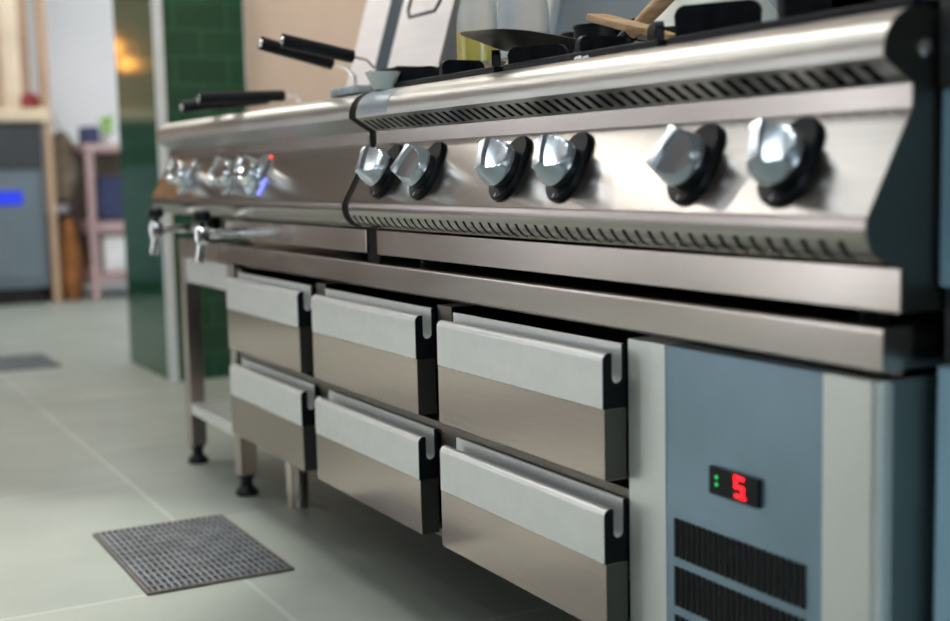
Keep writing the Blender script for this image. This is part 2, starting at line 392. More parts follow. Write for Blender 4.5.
# drawers
def make_drawer(x0, x1, ztop):
    """channel handle with end caps, steel front, side walls"""
    yF = -.025; zl = ztop+.007; zs = ztop-.064; zb = ztop-.157
    o3 = Vector((x0, yF, zb))
    bm = B(); prism(bm, [(yF+.0005,zb+.002),(yF+.0025,zb),(FY-.0005,zb),(FY-.0005,zs-.0006),(yF+.0005,zs-.0006)], x0, x1, bev=.001)
    box(bm, x0+.012, x1-.012, FY, .22, zb+.012, zs-.02)
    d = obj('drawer', bm, M['steel_front'], ctr, origin=o3)
    # U channel profile (y,z)
    ro = .010
    prof = [(yF,zs),(yF,zl-ro)] + [(p[0],p[1]) for p in arc(yF+ro, zl-ro, ro, 180, 90, 6)][1:] + [(yF+.013,zl-.001),(yF+.013,zl-.030)] \
         + arc(yF+.013+.0082, zl-.031, .0082, 180, 360, 10) + [(FY-.0056,zl+.009),(FY-.0050,zl+.010),(FY-.0012,zl+.010),(FY-.0006,zl+.009),(FY-.0006,zs)]
    # metal skin slightly shorter than the caps
    bm = B(); prism(bm, prof, x0+.0006, x1-.0025); obj('handle', bm, M['satin'], d)
    pc = [(p[0], p[1]) for p in prof]
    bm = B(); prism(bm, pc, x1-.0024, x1); obj('end_cap', bm, M['capblack'], d)
    bm = B(); prism(bm, pc, x0, x0+.0005); obj('end_cap', bm, M['capblack'], d)
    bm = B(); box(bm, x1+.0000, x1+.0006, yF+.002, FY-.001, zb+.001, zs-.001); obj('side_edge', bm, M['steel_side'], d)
    return d
d0 = make_drawer(-1.799, -1.334, .523)
drawers = [d0]
for (x0, z) in [(-2.340,.523),(-2.879,.523),(-1.799,.3225),(-2.340,.3225),(-2.879,.3225)]:
    c = d0.copy(); COL.objects.link(c); c.parent = ctr
    c.location = d0.location + Vector((x0+1.799, 0, z-.523)); 
    for ch in d0.children: k = ch.copy(); COL.objects.link(k); k.parent = c
    drawers.append(c)
# legs
def foot_leg(parent, x0, x1, y0, y1, ztop, foot=True):
    bm = B(); box(bm, x0, x1, y0, y1, .05, ztop, .003); l = obj('leg', bm, M['steel_leg'], parent, origin=(x0,y0,.0))
    cx, cy = (x0+x1)/2, (y0+y1)/2
    bm = B(); lathe(bm, [(.026,0),(.028,.004),(.026,.012),(.015,.022),(.014,.04),(.019,.042),(.019,.0495)], (cx,cy,0), 20); obj('foot', bm, M['black'], l)
def tube_leg(parent, x, y, ztop):
    bm = B(); lathe(bm, [(.024,.03),(.026,.032),(.026,ztop)], (x,y,0), 24); l = obj('leg', bm, M['steel_leg'], parent)
    bm = B(); lathe(bm, [(.024,0),(.024,.0295)], (x,y,0), 24); obj('foot', bm, M['steel_leg'], l)
for x, y in [(-2.77,.09),(-1.0,.09),(-2.77,.55),(-1.0,.55)]: tube_leg(ctr, x, y, .1455 if x < -2 else .1495)

# ------------------------------------------------------------------ open stand at the left
st = thing('steel_stand', 'open stainless steel stand with low shelf at the left end of the drawer counter', 'stand', (-3.15,.3,0))
for x in (-3.372, -2.962):
    for y in (0.004, .56): foot_leg(st, x, x+.042, y, y+.042, .5555)
bm = B(); box(bm, -3.372, -3.035, .004, .045, .556, .600, .002); box(bm, -3.372, -3.035, .046, .602, .575, .600, .002); obj('top_frame', bm, M['steel_leg'], st)
bm = B(); box(bm, -3.329, -2.963, .012, .026, .488, .552, .001); obj('apron_panel', bm, M['satin'], st)
bm = B(); box(bm, -3.329, -2.963, .006, .60, .138, .166, .002); obj('shelf', bm, M['satin'], st)

# ------------------------------------------------------------------ cooking units
TH = math.atan2(.101, .056)
PB = Vector((0,-.038,.711)); UP = Vector((0,math.cos(TH),math.sin(TH))); NRM = Vector((0,-math.sin(TH),math.cos(TH)))
def unit_profile():
    bull = arc(.022, .862, .042, 90, 186, 14)                    # top to front underside start
    p = [(.62,.897),(.05,.897),(.05,.904)] + bull
    lip = [(-.038,.711)] + arc(-.004, .702, .036, 170, 255, 8)
    return p, lip
def make_unit(root, x0, x1, slot):
    bull, lip = unit_profile()
    under = [bull[-1], (.018,.834)]
    # body shell, closed
    back = .62
    full = bull + [(.018,.834),(.018,.812)] + lip + [(.008,.664),(.06,.662),(.60,.662),(.62,.664)]
    bm = B()
    # open sheet pieces: top+bull, fascia, ends; the slotted strips are cut out of the sheet
    def sheet(pts): prism(bm, pts, x0, x1, closed=False)
    rail = B(); prism(rail, [(back,.897)] + bull, x0, x1, closed=False)
    if slot: slots(rail, under, x0, x1, .0245, .0115, .0, .2, .85, 2)
    else: prism(rail, under, x0, x1, closed=False)
    obj('bullnose_rail', rail, M['steel_rail'], root, smooth=40)
    sheet([(back,.664),(back,.8968)])
    sheet([(.018,.834),(.018,.812),(-.038,.711)])
    if slot:
        slots(bm, [(-.038,.711)] + lip[1:], x0, x1, .0255, .0075, .0, .42, .93, 8)
    else:
        sheet([(-.038,.711)] + lip[1:])
    sheet([lip[-1], (.008,.664),(.06,.662),(back,.662),(back,.664)])
    o = obj('front_shell', bm, M['steel_panel'], root, smooth=28)
    # near-black backing behind slots, shade inside put into its colour
    cen = Vector((.03,.77))
    bm = B()
    prism(bm, [(.05,.89),(.02,.89),(-.008,.862),(.0,.848),(.024,.842),(.024,.81),(-.028,.714),(-.030,.70),(-.02,.678),(0,.670),(.05,.668)], x0+.004, x1-.004)
    obj('void_backing', bm, M['dark'], root)
    # end panels
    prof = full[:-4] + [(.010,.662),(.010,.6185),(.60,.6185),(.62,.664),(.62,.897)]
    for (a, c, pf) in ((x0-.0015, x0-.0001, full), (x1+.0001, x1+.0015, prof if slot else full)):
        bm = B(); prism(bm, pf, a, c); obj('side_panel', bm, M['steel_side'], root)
    return o
RX0, RX1 = -2.103, -.8785
rng = thing('gas_range', 'stainless steel six-burner gas range with six knobs and slotted bullnose rail', 'range', (-1.49,.3,.603))
make_unit(rng, RX0, RX1, True)
bm = B(); box(bm, RX0+.012, RX1-.0003, .007, .6, .618, .6605, .001); obj('base_plinth', bm, M['steel'], rng)
for x in (RX0+.08, RX1-.1):
    for y in (.08, .5): bm = B(); lathe(bm, [(.02,.6035),(.02,.6175)], (x,y,0), 16); obj('foot', bm, M['black'], rng)
bm = B(); lathe(bm, [(.0085,0),(.0085,.002),(.006,.0045),(.002,.0055)], mat=Matrix.Translation((RX1+.0016,.032,.866)) @ Matrix.Rotation(R(90),4,'Y'), n=20); obj('screw', bm, M['chrome'], rng)

def bezel_mesh():
    bm = B()
    def hull(r1, y1, r2, y2, n=14):
        d = y2-y1; a = math.acos((r1-r2)/d)
        pts = [(r2*math.cos(t), y2+r2*math.sin(t)) for t in [PI/2-a+(2*a)*0 + (-(PI/2-a)+ (PI/2-a)) for _ in ()]]
        out = []
        for k in range(n+1):                                 # bottom big arc
            t = PI/2 + a + (2*PI-2*a)*k/n
            out.append((r1*math.cos(t), y1+r1*math.sin(t)))
        for k in range(n+1):
            t = PI/2 - a + 2*a*k/n
            out.append((r2*math.cos(t), y2+r2*math.sin(t)))
        return out
    levels = [(0,0),(0.004,0),(0.0075,-.0025)]
    rings = []
    for z, ins in levels:
        rings.append([bm.verts.new((x, y, z)) for x, y in hull(.034+ins, -.014, .0295+ins, .024)])
    n = len(rings[0])
    for i in range(2):
        for k in range(n): bm.faces.new([rings[i][k], rings[i][(k+1)%n], rings[i+1][(k+1)%n], rings[i+1][k]])
    bm.faces.new(rings[0][::-1]); bm.faces.new(rings[-1])
    lathe(bm, [(.029,.0076),(.0285,.010),(.0262,.015),(.024,.0179)], (0,-.002,0), 36)
    return bm
def dial_mesh():
    bm = B()
    def half(h):                                              # half width of the grip at height h
        t = max(0, min(1, (h-.0325)/.016)); t = t**.6
        return .0325*(1-t) + .0052*t
    def fn(p):
        w = half(p.z) + .0035*(p.y/.026)**2*max(0, min(1,(p.z-.033)/.01)); return Vector((max(-w, min(w, p.x)), p.y, p.z))
    prof = [(.0005,.0180),(.030,.0180),(.0325,.0195),(.0326,.0220)]
    for k in range(19):
        h = .025+.030*k/18; prof.append((.0322-.0072*k/18, h))
    prof += [(.0242,.0557),(.0225,.0562),(.0005,.0562)]
    lathe(bm, prof, (0,-.002,0), 72, fn=fn)
    return bm
def knob(root, x, turn, bez, dia, mark):
    p = PB + UP*.056 + NRM*.0004; p.x = x
    kb = bpy.data.objects.new('knob', bez); COL.objects.link(kb); kb.parent = root; kb.location = p - wloc(root); kb.rotation_euler = (TH,0,0)
    d = bpy.data.objects.new('dial', dia); COL.objects.link(d); d.parent = kb; d.rotation_euler = (0,0,R(turn)); d['label'] = 'satin chrome grip dial'
    if mark:
        mk = bpy.data.objects.new('pointer_mark', mark); COL.objects.link(mk); mk.parent = kb
    return kb
def finish(bm, name, mat, sm=35):
    me = bpy.data.meshes.new(name); bmesh.ops.recalc_face_normals(bm, faces=bm.faces[:]); bm.to_mesh(me); bm.free(); me.materials.append(mat)
    for p in me.polygons: p.use_smooth = True
    me.set_sharp_from_angle(angle=R(sm)); return me
BEZ = finish(bezel_mesh(), 'knob_bezel', M['black']); DIA = finish(dial_mesh(), 'knob_dial', M['dial'], 24)
bm = B(); box(bm, -.0009, .0009, -.0445, -.0385, .0074, .0079); MRK = finish(bm, 'knob_mark', M['white'])
for x, t in [(-1.997,26),(-1.842,-22),(-1.580,26),(-1.426,28),(-1.163,-22),(-1.009,24)]:
    knob(rng, x, t, BEZ, DIA, MRK)

# film patch wrapped over the bullnose
bm = B(); pts = arc(.022,.862,.0426,92,180,12)
prism(bm, pts + [(p[0]*1+(.022-p[0])*.01, p[1]-(p[1]-.862)*.01) for p in pts[::-1]], RX0+.006, -1.975)
obj('film_patch', bm, M['film'], rng)['label'] = 'grey-blue film patch on the bullnose end'

# fryer unit
FX0, FX1 = -3.455, -2.135
fry = thing('fryer_unit', 'stainless steel fryer unit with drain taps left of the gas range', 'fryer', (-2.79,.3,.603))
make_unit(fry, FX0, FX1, False)
bm = B(); box(bm, -2.97, FX1-.004, .007, .6, .618, .6605, .002); obj('base_plinth', bm, M['steel'], fry)
for x in (-3.3, -2.25):
    for y in (.08, .5): bm = B(); lathe(bm, [(.02,.6035 if x > -3.03 else .6005),(.02,.6175 if x > -3 else .6615)], (x,y,0), 16); obj('foot', bm, M['black'], fry)
BEZC = finish(bezel_mesh(), 'fryer_bezel', M['dial'])
DIC = finish(dial_mesh(), 'fryer_dial', M['bright_dial'], 24)
for x, t in [(-3.20,5),(-2.83,-10),(-2.66,0)]: knob(fry, x, t, BEZC, DIC, None)
def panel_pt(x, s, n=.0005):
    p = PB + UP*s + NRM*n; p.x = x; return p
def on_panel(name, x, s, w, h, mat, root, label, d=.003):
    bm = B(); box(bm, -w/2, w/2, -h/2, h/2, 0, d, min(w,h)*.15)
    o = obj(name, bm, mat, root, origin=panel_pt(x, s), rot=(TH,0,0)); o['label'] = label
on_panel('indicator_light', -2.64, .101, .012, .009, M['red_lamp'], fry, 'small red indicator lamp')
on_panel('indicator_light', -2.60, .030, .018, .038, M['led_violet'], fry, 'violet-blue lit indicator')
def tap(x):
    y = -.085; z = .632
    bm = B(); tube(bm, [(x,.06,z),(x,y+.012,z)], .011, 16); lathe(bm, [(.017,0),(.019,.006),(.017,.012)], mat=Matrix.Translation((x,.018,z)) @ Matrix.Rotation(R(90),4,'X'), n=6)
    lathe(bm, [(.012,z-.022),(.017,z-.016),(.018,z),(.017,z+.014),(.010,z+.022),(.008,z+.03)], (x,y,0), 20)
    tube(bm, [(x,y,z-.02),(x,y-.004,z-.035),(x,y-.010,z-.062)], [.011,.010,.009], 16)
    t = obj('drain_tap', bm, M['chrome'], fry, origin=(x,y,z)); t['label'] = 'chrome drain tap with black knob'
    bm = B(); lathe(bm, [(.009,z+.028),(.019,z+.031),(.021,z+.038),(.020,z+.05),(.013,z+.056),(.002,z+.057)], (x,y,0), 14); obj('tap_handle', bm, M['black'], t)
tap(-3.245); tap(-2.845)

# gasket between the two units
bull, lip = unit_profile()
def shrink(pts, k=.94, c=(.10,.78)): return [(c[0]+(p[0]-c[0])*k, c[1]+(p[1]-c[1])*k) for p in pts]
full = bull + [(.018,.834),(.018,.812)] + lip + [(.008,.664),(.60,.664),(.60,.897)]
bm = B(); prism(bm, [(p[0]+.003 if p[0] < .2 else p[0], min(p[1], .9005)) for p in full], FX1+.0017, RX0-.0017)
prism(bm, [(.012,.6038),(.5,.6038),(.5,.6635),(.012,.6635)], FX1-.003, RX0+.0115)
tag(obj('joint_gasket', bm, M['rubber']), 'black rubber joint strip between the fryer unit and the gas range', 'strip')

# ------------------------------------------------------------------ neighbouring unit at the right
nb = thing('neighbour_appliance', 'light blue steel appliance at the right edge beside the gas range', 'appliance', (-.6,.3,0))
bm = B(); box(bm, -.872, -.25, .05, .62, .642, .828, .002); obj('front_panel', bm, M['lightblue'], nb)
bm = B(); box(bm, -.872, -.25, .05, .62, .15, .565, .002); obj('lower_panel', bm, M['lightblue'], nb)
bm = B(); box(bm, -.872, -.25, .045, .62, .8285, .96, .003); box(bm, -.872, -.25, .06, .6, .566, .6415); obj('black_body', bm, M['darkmetal'], nb)
for x, y in [(-.8,.1),(-.32,.1),(-.8,.55),(-.32,.55)]: tube_leg(nb, x, y, .1495)

# ------------------------------------------------------------------ pot supports
def blade(bm, p0, p1, z0, z1, th=.013, r=.011):
    """upright iron finger from p0 to p1 with rounded top corners"""
    p0, p1 = Vector((*p0,0)), Vector((*p1,0)); d = p1-p0; L = d.length; d.normalize(); nrm = Vector((-d.y,d.x,0))
    H = z1-z0
    prof = [(0,0)] + arc(r, H-r, r, 180, 90, 5) + arc(L-r, H-r, r, 90, 0, 5) + [(L,0)]
    t = bmesh.new(); a = []; c = []
    for (s, h) in prof:
        b0 = p0 + d*s + Vector((0,0,z0+h))
        a.append(t.verts.new(b0 - nrm*th/2)); c.append(t.verts.new(b0 + nrm*th/2))
    n = len(prof)
    for i in range(n): t.faces.new([a[i], a[(i+1)%n], c[(i+1)%n], c[i]])
    t.faces.new(a[::-1]); t.faces.new(c)
    es = [e for e in t.edges if (e.verts[0] in a) == (e.verts[1] in a)]
    bmesh.ops.bevel(t, geom=es, offset=.003, segments=2, profile=.5, affect='EDGES')
    merge(bm, t)
def make_support(x0, label, zt=.940, LF=.095, LM=.08):
    w = .385; x1 = x0+w; y0 = .036; y1 = .50
    t = thing('pot_support', label, 'pot support', (x0+w/2,(y0+y1)/2,.8975), 'cast iron pot supports')
    bm = B()
    for a in ((x0,x1,y0,y0+.014),(x0,x1,y1-.014,y1),(x0,x0+.014,y0+.0141,y1-.0141),(x1-.014,x1,y0+.0141,y1-.0141),(x0+.0141,x1-.0141,.261,.275)):
        box(bm, *a, .8976, .9165, .003)
    obj('frame', bm, M['iron'], t)
    for (ya, yb) in ((y0, .268), (.268, y1)):
        cy = (ya+yb)/2; cx = x0+w/2
        f = []
        for (px, py) in ((x0+.008,ya+.008),(x1-.008,ya+.008),(x0+.008,yb-.008),(x1-.008,yb-.008)):
            d = Vector((cx-px, cy-py)).normalized(); f.append(((px,py),(px+d.x*LF,py+d.y*LF)))
        for (px, py, dx, dy) in ((cx,ya+.008,0,1),(cx,yb-.008,0,-1)):
            f.append(((px,py),(px+dx*LM,py+dy*LM)))
        for p, q in f:
            bm = B(); blade(bm, p, q, .9166, zt); obj('finger', bm, M['iron'], t)
make_support(-2.092, 'black cast iron pot support at the left of the range behind the pale cup', .942)
make_support(-1.682, 'black cast iron pot support in the middle of the range under the dark tray')
make_support(-1.280, 'black cast iron pot support at the right end of the range', .952, .105, .15)

# ------------------------------------------------------------------ things on the range
bm = B(); lathe(bm, [(.014,.9042),(.017,.905),(.030,.932),(.0315,.935),(.029,.9345),(.015,.909),(.002,.908)], (-2.075,.021,0), 28)
tag(obj('cup', bm, M['cup']), 'small pale green cup on the left end of the bullnose rail', 'cup')
def squash_crumb(x, y, z, s, label):
    bm = B(); bmesh.ops.create_icosphere(bm, subdivisions=3, radius=s)
    for v in bm.verts: v.co = Vector((v.co.x*1.2, v.co.y*.9, v.co.z*.7))*(1+.12*math.sin(v.co.x*700+v.co.y*500)); v.co += Vector((x,y,z+s*.66))
    tag(obj('food_crumb', bm, M['crumb']), label, 'crumb', 'white food crumbs on the rail')
squash_crumb(-1.473, .036, .9025, .0065, 'white food crumb on the bullnose rail, the left one of two')
squash_crumb(-1.456, .037, .9025, .0058, 'white food crumb on the bullnose rail, the right one of two')
# dark shallow tray resting on the supports
bm = B()
c0, c1 = Vector((-1.668,-.012)), Vector((-1.835,.262)); d = (c1-c0).normalized(); nn = Vector((-d.y, d.x))
def ring2(f, z, n=40):
    L = (c1-c0).length/2*f; Wd = .055*f; mid = (c0+c1)/2; out = []
    for k in range(n):
        a = 2*PI*k/n; ca, sa = math.cos(a), math.sin(a)
        e = .55
        u = math.copysign(abs(ca)**e, ca)*L; v = math.copysign(abs(sa)**e, sa)*Wd
        out.append(bm.verts.new((mid.x+d.x*u+nn.x*v, mid.y+d.y*u+nn.y*v, z)))
    return out
rs = [ring2(.38,.9428), ring2(.42,.9432), ring2(.97,.9615), ring2(1,.9635), ring2(.985,.9645), ring2(.42,.9455)]
for i in range(5):
    for k in range(40): bm.faces.new([rs[i][k], rs[i][(k+1)%40], rs[i+1][(k+1)%40], rs[i+1][k]])
bm.faces.new(rs[0][::-1]); bm.faces.new(rs[-1])
tag(obj('oval_tray', bm, M['tray']), 'dark steel shallow tray lying across the middle pot support', 'tray')

def bottle(x, y, label, oil):
    t = thing('plastic_bottle', label, 'bottle', (x,y,.898), 'large plastic bottles behind the burners')
    r = .044; z0 = .949
    bm = B(); lathe(bm, [(r-.004,z0),(r,z0+.006),(r,z0+.075),(r*.95,z0+.095),(r*.8,z0+.12),(r*.5,z0+.155),(.016,z0+.180),(.014,z0+.200)], (x,y,0), 36)
    obj('bottle_body', bm, M['clear'], t)
    if oil:
        bm = B(); lathe(bm, [(r-.006,z0+.002),(r+.0004,z0+.0065),(r+.0004,z0+.060),(r-.002,z0+.0605)], (x,y,0), 36); obj('oil', bm, M['oil'], t)['label'] = 'yellow cooking oil'
    bm = B(); lathe(bm, [(.018,z0+.2002),(.018,z0+.222),(.016,z0+.225)], (x,y,0), 24); obj('cap', bm, M['redcloth'] if oil else M['whitebox'], t)
bottle(-2.079, .20+.02, 'clear plastic bottle of yellow cooking oil behind the pot supports', True)
bottle(-1.93, .22, 'empty frosted plastic bottle right of the yellow oil bottle', False)
def small_pot(x, y, r, z, label):
    t = thing('saucepan', label, 'pan', (x,y,z))
    bm = B(); lathe(bm, [(r*.9,z),(r,z+.006),(r,z+.055),(r*1.04,z+.056),(r*1.04,z+.060),(r*.96,z+.060),(r*.95,z+.01),(.003,z+.008)], (x,y,0), 36); obj('pan_body', bm, M['black'], t)
    bm = B(); tube(bm, [(x+r*.98,y,z+.05),(x+r+.05,y,z+.055)], .007, 10); obj('handle', bm, M['black'], t)
small_pot(-2.03, .42, .05, .949, 'small black saucepan behind the frosted bottle')
small_pot(-1.90, .36, .048, .947, 'small black saucepan behind the wooden spatula')
# wooden spatula
def slab_between(bm, p0, p1, w0, w1, th, side):
    p0, p1 = Vector(p0), Vector(p1); d = (p1-p0).normalized(); s = Vector(side); s = (s-d*s.dot(d)).normalized(); n = d.cross(s)
    t = bmesh.new(); rg = []
    for p, w in ((p0,w0*.7),(p0+d*.008,w0),(p0.lerp(p1,.55),w0),(p0.lerp(p1,.7),w1),(p1,w1)):
        rg.append([t.verts.new(p+s*a*w+n*b_*th) for a, b_ in ((-.5,-.5),(.5,-.5),(.5,.5),(-.5,.5))])
    for i in range(len(rg)-1):
        for k in range(4): t.faces.new([rg[i][k], rg[i][(k+1)%4], rg[i+1][(k+1)%4], rg[i+1][k]])
    t.faces.new(rg[0][::-1]); t.faces.new(rg[-1])
    bmesh.ops.bevel(t, geom=t.edges[:], offset=th*.22, segments=2, profile=.5, affect='EDGES')
    merge(bm, t)
bm = B(); slab_between(bm, (-1.560,.12,.975), (-1.40,.14,.930), .045, .022, .010, (0,1,0))
tag(obj('wooden_spatula', bm, M['wood']), 'pale wooden spatula leaning up over the middle pot support', 'spatula')
# round pan with dome and wooden handled tool
dx, dy = -1.625, .375
t = thing('domed_lid', 'large pale grey green domed lid on a thin pan behind the right pot support', 'lid', (dx,dy,.9428))
bm = B(); lathe(bm, [(.06,.9485),(.115,.960),(.128,.966),(.126,.968),(.1,.962)], (dx,dy,0), 48); obj('pan_plate', bm, M['chrome'], t)
bm = B(); lathe(bm, [(.122,.9682)] + [(.122*(1-k/12)**.62, .9685+.115*(k/12)) for k in range(1,12)], (dx,dy,0), 48); obj('dome', bm, M['dome'], t)
bm = B(); lathe(bm, [(.008,1.072),(.018,1.081),(.016,1.096),(.004,1.099)], (dx,dy,0), 24); obj('lid_knob', bm, M['wood'], t)
t = thing('wooden_handled_brush', 'brush with a thick round wooden handle leaning behind the range burners', 'brush', (-1.62,.21,.943))
a0, a1 = Vector((-1.625,.212,.9485)), Vector((-1.52,.228,1.012)); dd = (a1-a0).normalized()
bm = B(); tube(bm, [a0, a0+dd*.022], .0125, 20); obj('ferrule', bm, M['black'], t)
bm = B(); tube(bm, [a0+dd*.0225, a0+dd*.04, a0+dd*.08, a0+dd*.17], [.010,.0105,.012,.011], 20); obj('handle', bm, M['wood'], t)
# leaning stainless tray
t = thing('leaning_steel_tray', 'tall blue grey stainless tray leaning on the wall behind the bottles', 'tray', (-2.0,.58,.9))
def tilt_box(bm, x0, x1, y0, th, z0, z1, lean, shear=0, bev=.002):
    q = bmesh.new(); box(q, x0, x1, y0, y0+th, z0, z1, bev)
    for v in q.verts: v.co.y += (v.co.z-z0)*lean; v.co.x += (v.co.z-z0)*shear
    merge(bm, q)
bm = B(); tilt_box(bm, -2.36, -1.15, .52, .012, .8985, 1.40, .22); obj('tray_sheet', bm, M['bluegreysteel'] if 'bluegreysteel' in M else M['bluegreymetal'], t)
bm = B(); tilt_box(bm, -2.385, -2.3605, .50, .035, .8985, 1.40, .22); obj('tray_rim', bm, M['satin'], t)
# fryer lids standing open
def lid(x0, x1, y, th, label, hx=None):
    t = thing('upright_cover', label, 'lid', ((x0+x1)/2,y,.898), 'upright stainless fryer lids')
    bm = B(); tilt_box(bm, x0, x1, y, th, .8985, 1.28, .30, bev=.004); obj('cover_panel', bm, M['lidsteel'], t)
    bm = B(); tilt_box(bm, x1+.0002, x1+.0014, y+.001, th-.002, .9, 1.279, .30, bev=.0003); obj('side_skin', bm, M['bluegreymetal'] if hx is None else M['steel_leg'], t)  # thin darker skin, shade of the lid's right side put into colour
    if hx:
        bm = B(); zt = 1.10
        pts = [(hx-.075,0,.11),(hx-.075,-.028,.07),(hx-.075,-.030,.005),(hx-.06,-.030,-.012),(hx+.06,-.030,-.012),(hx+.075,-.030,.005),(hx+.075,-.028,.07),(hx+.075,0,.11)]
        tube(bm, [(p[0], y+p[1]+(zt+p[2]-.8985)*.30, zt+p[2]) for p in pts], .0035, 10); obj('wire_handle', bm, M['black'], t)
M['lidsteel'] = steel('lid_stainless_steel', (.85,.82,.82), .45, .2); M['lidsteel'].node_tree.nodes['Principled BSDF'].inputs['Metallic'].default_value = .35
lid(-2.645, -2.385, .262, .045, 'upright stainless fryer lid with a black wire handle', -2.46)
lid(-2.885, -2.735, .27, .07, 'narrow upright stainless lid left of the lid with the wire handle')
# fry baskets: black handles with chrome ends
def basket(x, ya, za, yb, zb, label, bx):
    t = thing('fry_basket', label, 'basket', (x,.2,.9), 'fryer baskets')
    a, c = Vector((x,ya,za)), Vector((x,yb,zb)); d = (c-a).normalized()
    bm = B(); tube(bm, [c, c+d*.004, c+d*.02, a-d*.02, a-d*.004, a], [.009,.0125,.013,.014,.013,.010], 16); obj('handle', bm, M['black'], t)
    bm = B(); tube(bm, [a, a-d*.012, a-d*.020, a-d*.024], [.010,.011,.009,.003], 16); obj('end_cap', bm, M['chrome'], t)
    bm = B(); tube(bm, [c, c+d*.05, (x,yb+.07,zb-.03), (x,yb+.075,.905)], .003, 8)
    z0, z1 = .8985, .925
    for xx in (x-.05, x+.05): tube(bm, [(xx,yb+.08,z1),(xx,.245,z1)], .002, 6); tube(bm, [(xx,yb+.08,z0+.003),(xx,.245,z0+.003)], .002, 6)
    for k in range(9):
        yy = yb+.08+k*(.165-yb)/8
        tube(bm, [(x-.05,yy,z1),(x-.05,yy,z0+.003),(x+.05,yy,z0+.003),(x+.05,yy,z1)], .0015, 6)
    tube(bm, [(x-.05,yb+.08,z1),(x+.05,yb+.08,z1)], .002, 6)
    obj('wire_cage', bm, M['chrome'], t)
basket(-2.51, -.028, 1.020, .085, .992, 'fry basket with raised black handle, the left of the two before the beige wall', 0)
basket(-2.385, -.028, 1.014, .078, .994, 'fry basket with raised black handle, the right of the two before the beige wall', 0)
basket(-3.04, -.045, .928, .13, .945, 'fry basket with lowered black handle, leftmost one before the green column', 0)
basket(-2.90, -.045, .939, .12, .945, 'fry basket with lowered black handle, second one before the green column', 0)
bm = B(); prism(bm, [(-2.30,.899),(-2.20,.899),(-2.185,.955),(-2.19,.957),(-2.205,.906),(-2.295,.906),(-2.31,.957),(-2.315,.955)], .10, .20, axis='y'); box(bm, -2.302, -2.198, .1002, .105, .903, .955); box(bm, -2.302, -2.198, .195, .1998, .903, .955)
tag(obj('black_dish', bm, M['black']), 'small black square dish on the right end of the fryer unit behind the pale cup', 'dish')
bm = B(); q = bmesh.new(); box(q, -2.285, -2.15, .005, .075, .9045, .918, .004)
for v in q.verts: v.co.z += .003*math.sin(v.co.x*60)*(v.co.z > .91)
merge(bm, q); tag(obj('folded_cloth', bm, M['cloth']), 'small folded grey blue cloth on the right end of the fryer unit', 'cloth')

# unseen island behind the camera, added for warm reflections in the steel
t = thing('reflection_island', 'unseen wooden fronted island added for warm reflections in the steel', 'counter', (-7.9,-2.3,0))
bm = B(); box(bm, -8.8, -7.1, -2.75, -1.85, .86, .90, .003); obj('worktop', bm, M['satin'], t)
pat = 'bpabbpababpbabpb'  # light and dark fronts alternate to vary the reflections
for k in range(4):
    x = -8.75+k*.405; wdt = .40
    bm = B(); box(bm, x, x+wdt, -2.7, -1.90, .10, .859, .002); c = obj('cabinet', bm, {'a': M['island_a'], 'b': M['island_b'], 'p': M['pilaster']}[pat[k]], t)
    bm = B(); box(bm, x+.1, x+.3, -1.899, -1.88, .76, .775, .002); obj('handle', bm, M['chrome'], c)
bm = B(); box(bm, -8.7, -7.15, -2.65, -1.96, 0, .0995); obj('plinth', bm, M['darkmetal'], t)

# ------------------------------------------------------------------ floor drains
def drain(x0, x1, y0, y1, label):
    t = thing('floor_drain', label, 'drain', ((x0+x1)/2,(y0+y1)/2,0), 'floor drains')
    f = .007
    bm = B()
    for a in ((x0,x1,y0,y0+f),(x0,x1,y1-f,y1),(x0,x0+f,y0+f+.0001,y1-f-.0001),(x1-f,x1,y0+f+.0001,y1-f-.0001)): box(bm, *a, .0002, .006, .001)
    obj('frame', bm, M['draintrim'], t)
    bm = B(); box(bm, x0+f+.0003, x1-f-.0003, y0+f+.0003, y1-f-.0003, .0002, .0012); obj('pit', bm, M['drainpit'], t)
    bm = B()
    n = int((x1-x0)/.034); 
    for k in range(1, n): x = x0+(x1-x0)*k/n; box(bm, x-.003, x+.003, y0+f+.001, y1-f-.001, .0014, .0062)
    n = int((y1-y0)/.0125)
    for k in range(1, n): y = y0+(y1-y0)*k/n; box(bm, x0+f+.001, x1-f-.001, y-.0028, y+.0028, .0014, .0055)
    obj('grate', bm, M['drainsteel'], t)
M['draintrim'] = plain('drain_frame_steel', (.13,.12,.11), .5, .5, .2, 15)
M['drainpit'] = plain('dark_drain_pit', (.02,.022,.024), .6)
M['drainsteel'] = plain('grey_grate_steel', (.24,.265,.285), .4, .6, .25, 20)
drain(-2.775, -2.31, -.375, -.09, 'square steel grate floor drain in front of the drawer counter')
drain(-5.85, -5.42, -.25, .06, 'dark floor drain near the green column at the left edge')

# ------------------------------------------------------------------ far background
t = thing('undercounter_fridge', 'blue grey under-counter fridge with a blue display at the left edge', 'fridge', (-8.2,.1,0))
bm = B(); box(bm, -8.75, -8.3, -.75, .545, .10, 1.119, .01); obj('body', bm, M['bluegreymetal'], t)
bm = B(); box(bm, -8.299, -8.285, -.70, .49, .16, .80, .005); obj('door', bm, M['bluegreymetal'], t)
bm = B(); box(bm, -8.297, -8.288, -.70, .54, .83, 1.119, .003); obj('top_grille', bm, M['darkmetal'], t)
bm = B(); box(bm, -8.284, -8.278, .20, .405, .615, .70, .004); obj('display', bm, M['led_blue'], t)['label'] = 'blue lit display'
bm = B(); box(bm, -8.70, -8.32, -.7, .5, 0, .0995); obj('plinth', bm, M['dark'], t)
t = thing('cream_hutch', 'cream painted wooden hutch with tan back standing over the fridge at the left edge', 'cupboard', (-8.5,.0,0))
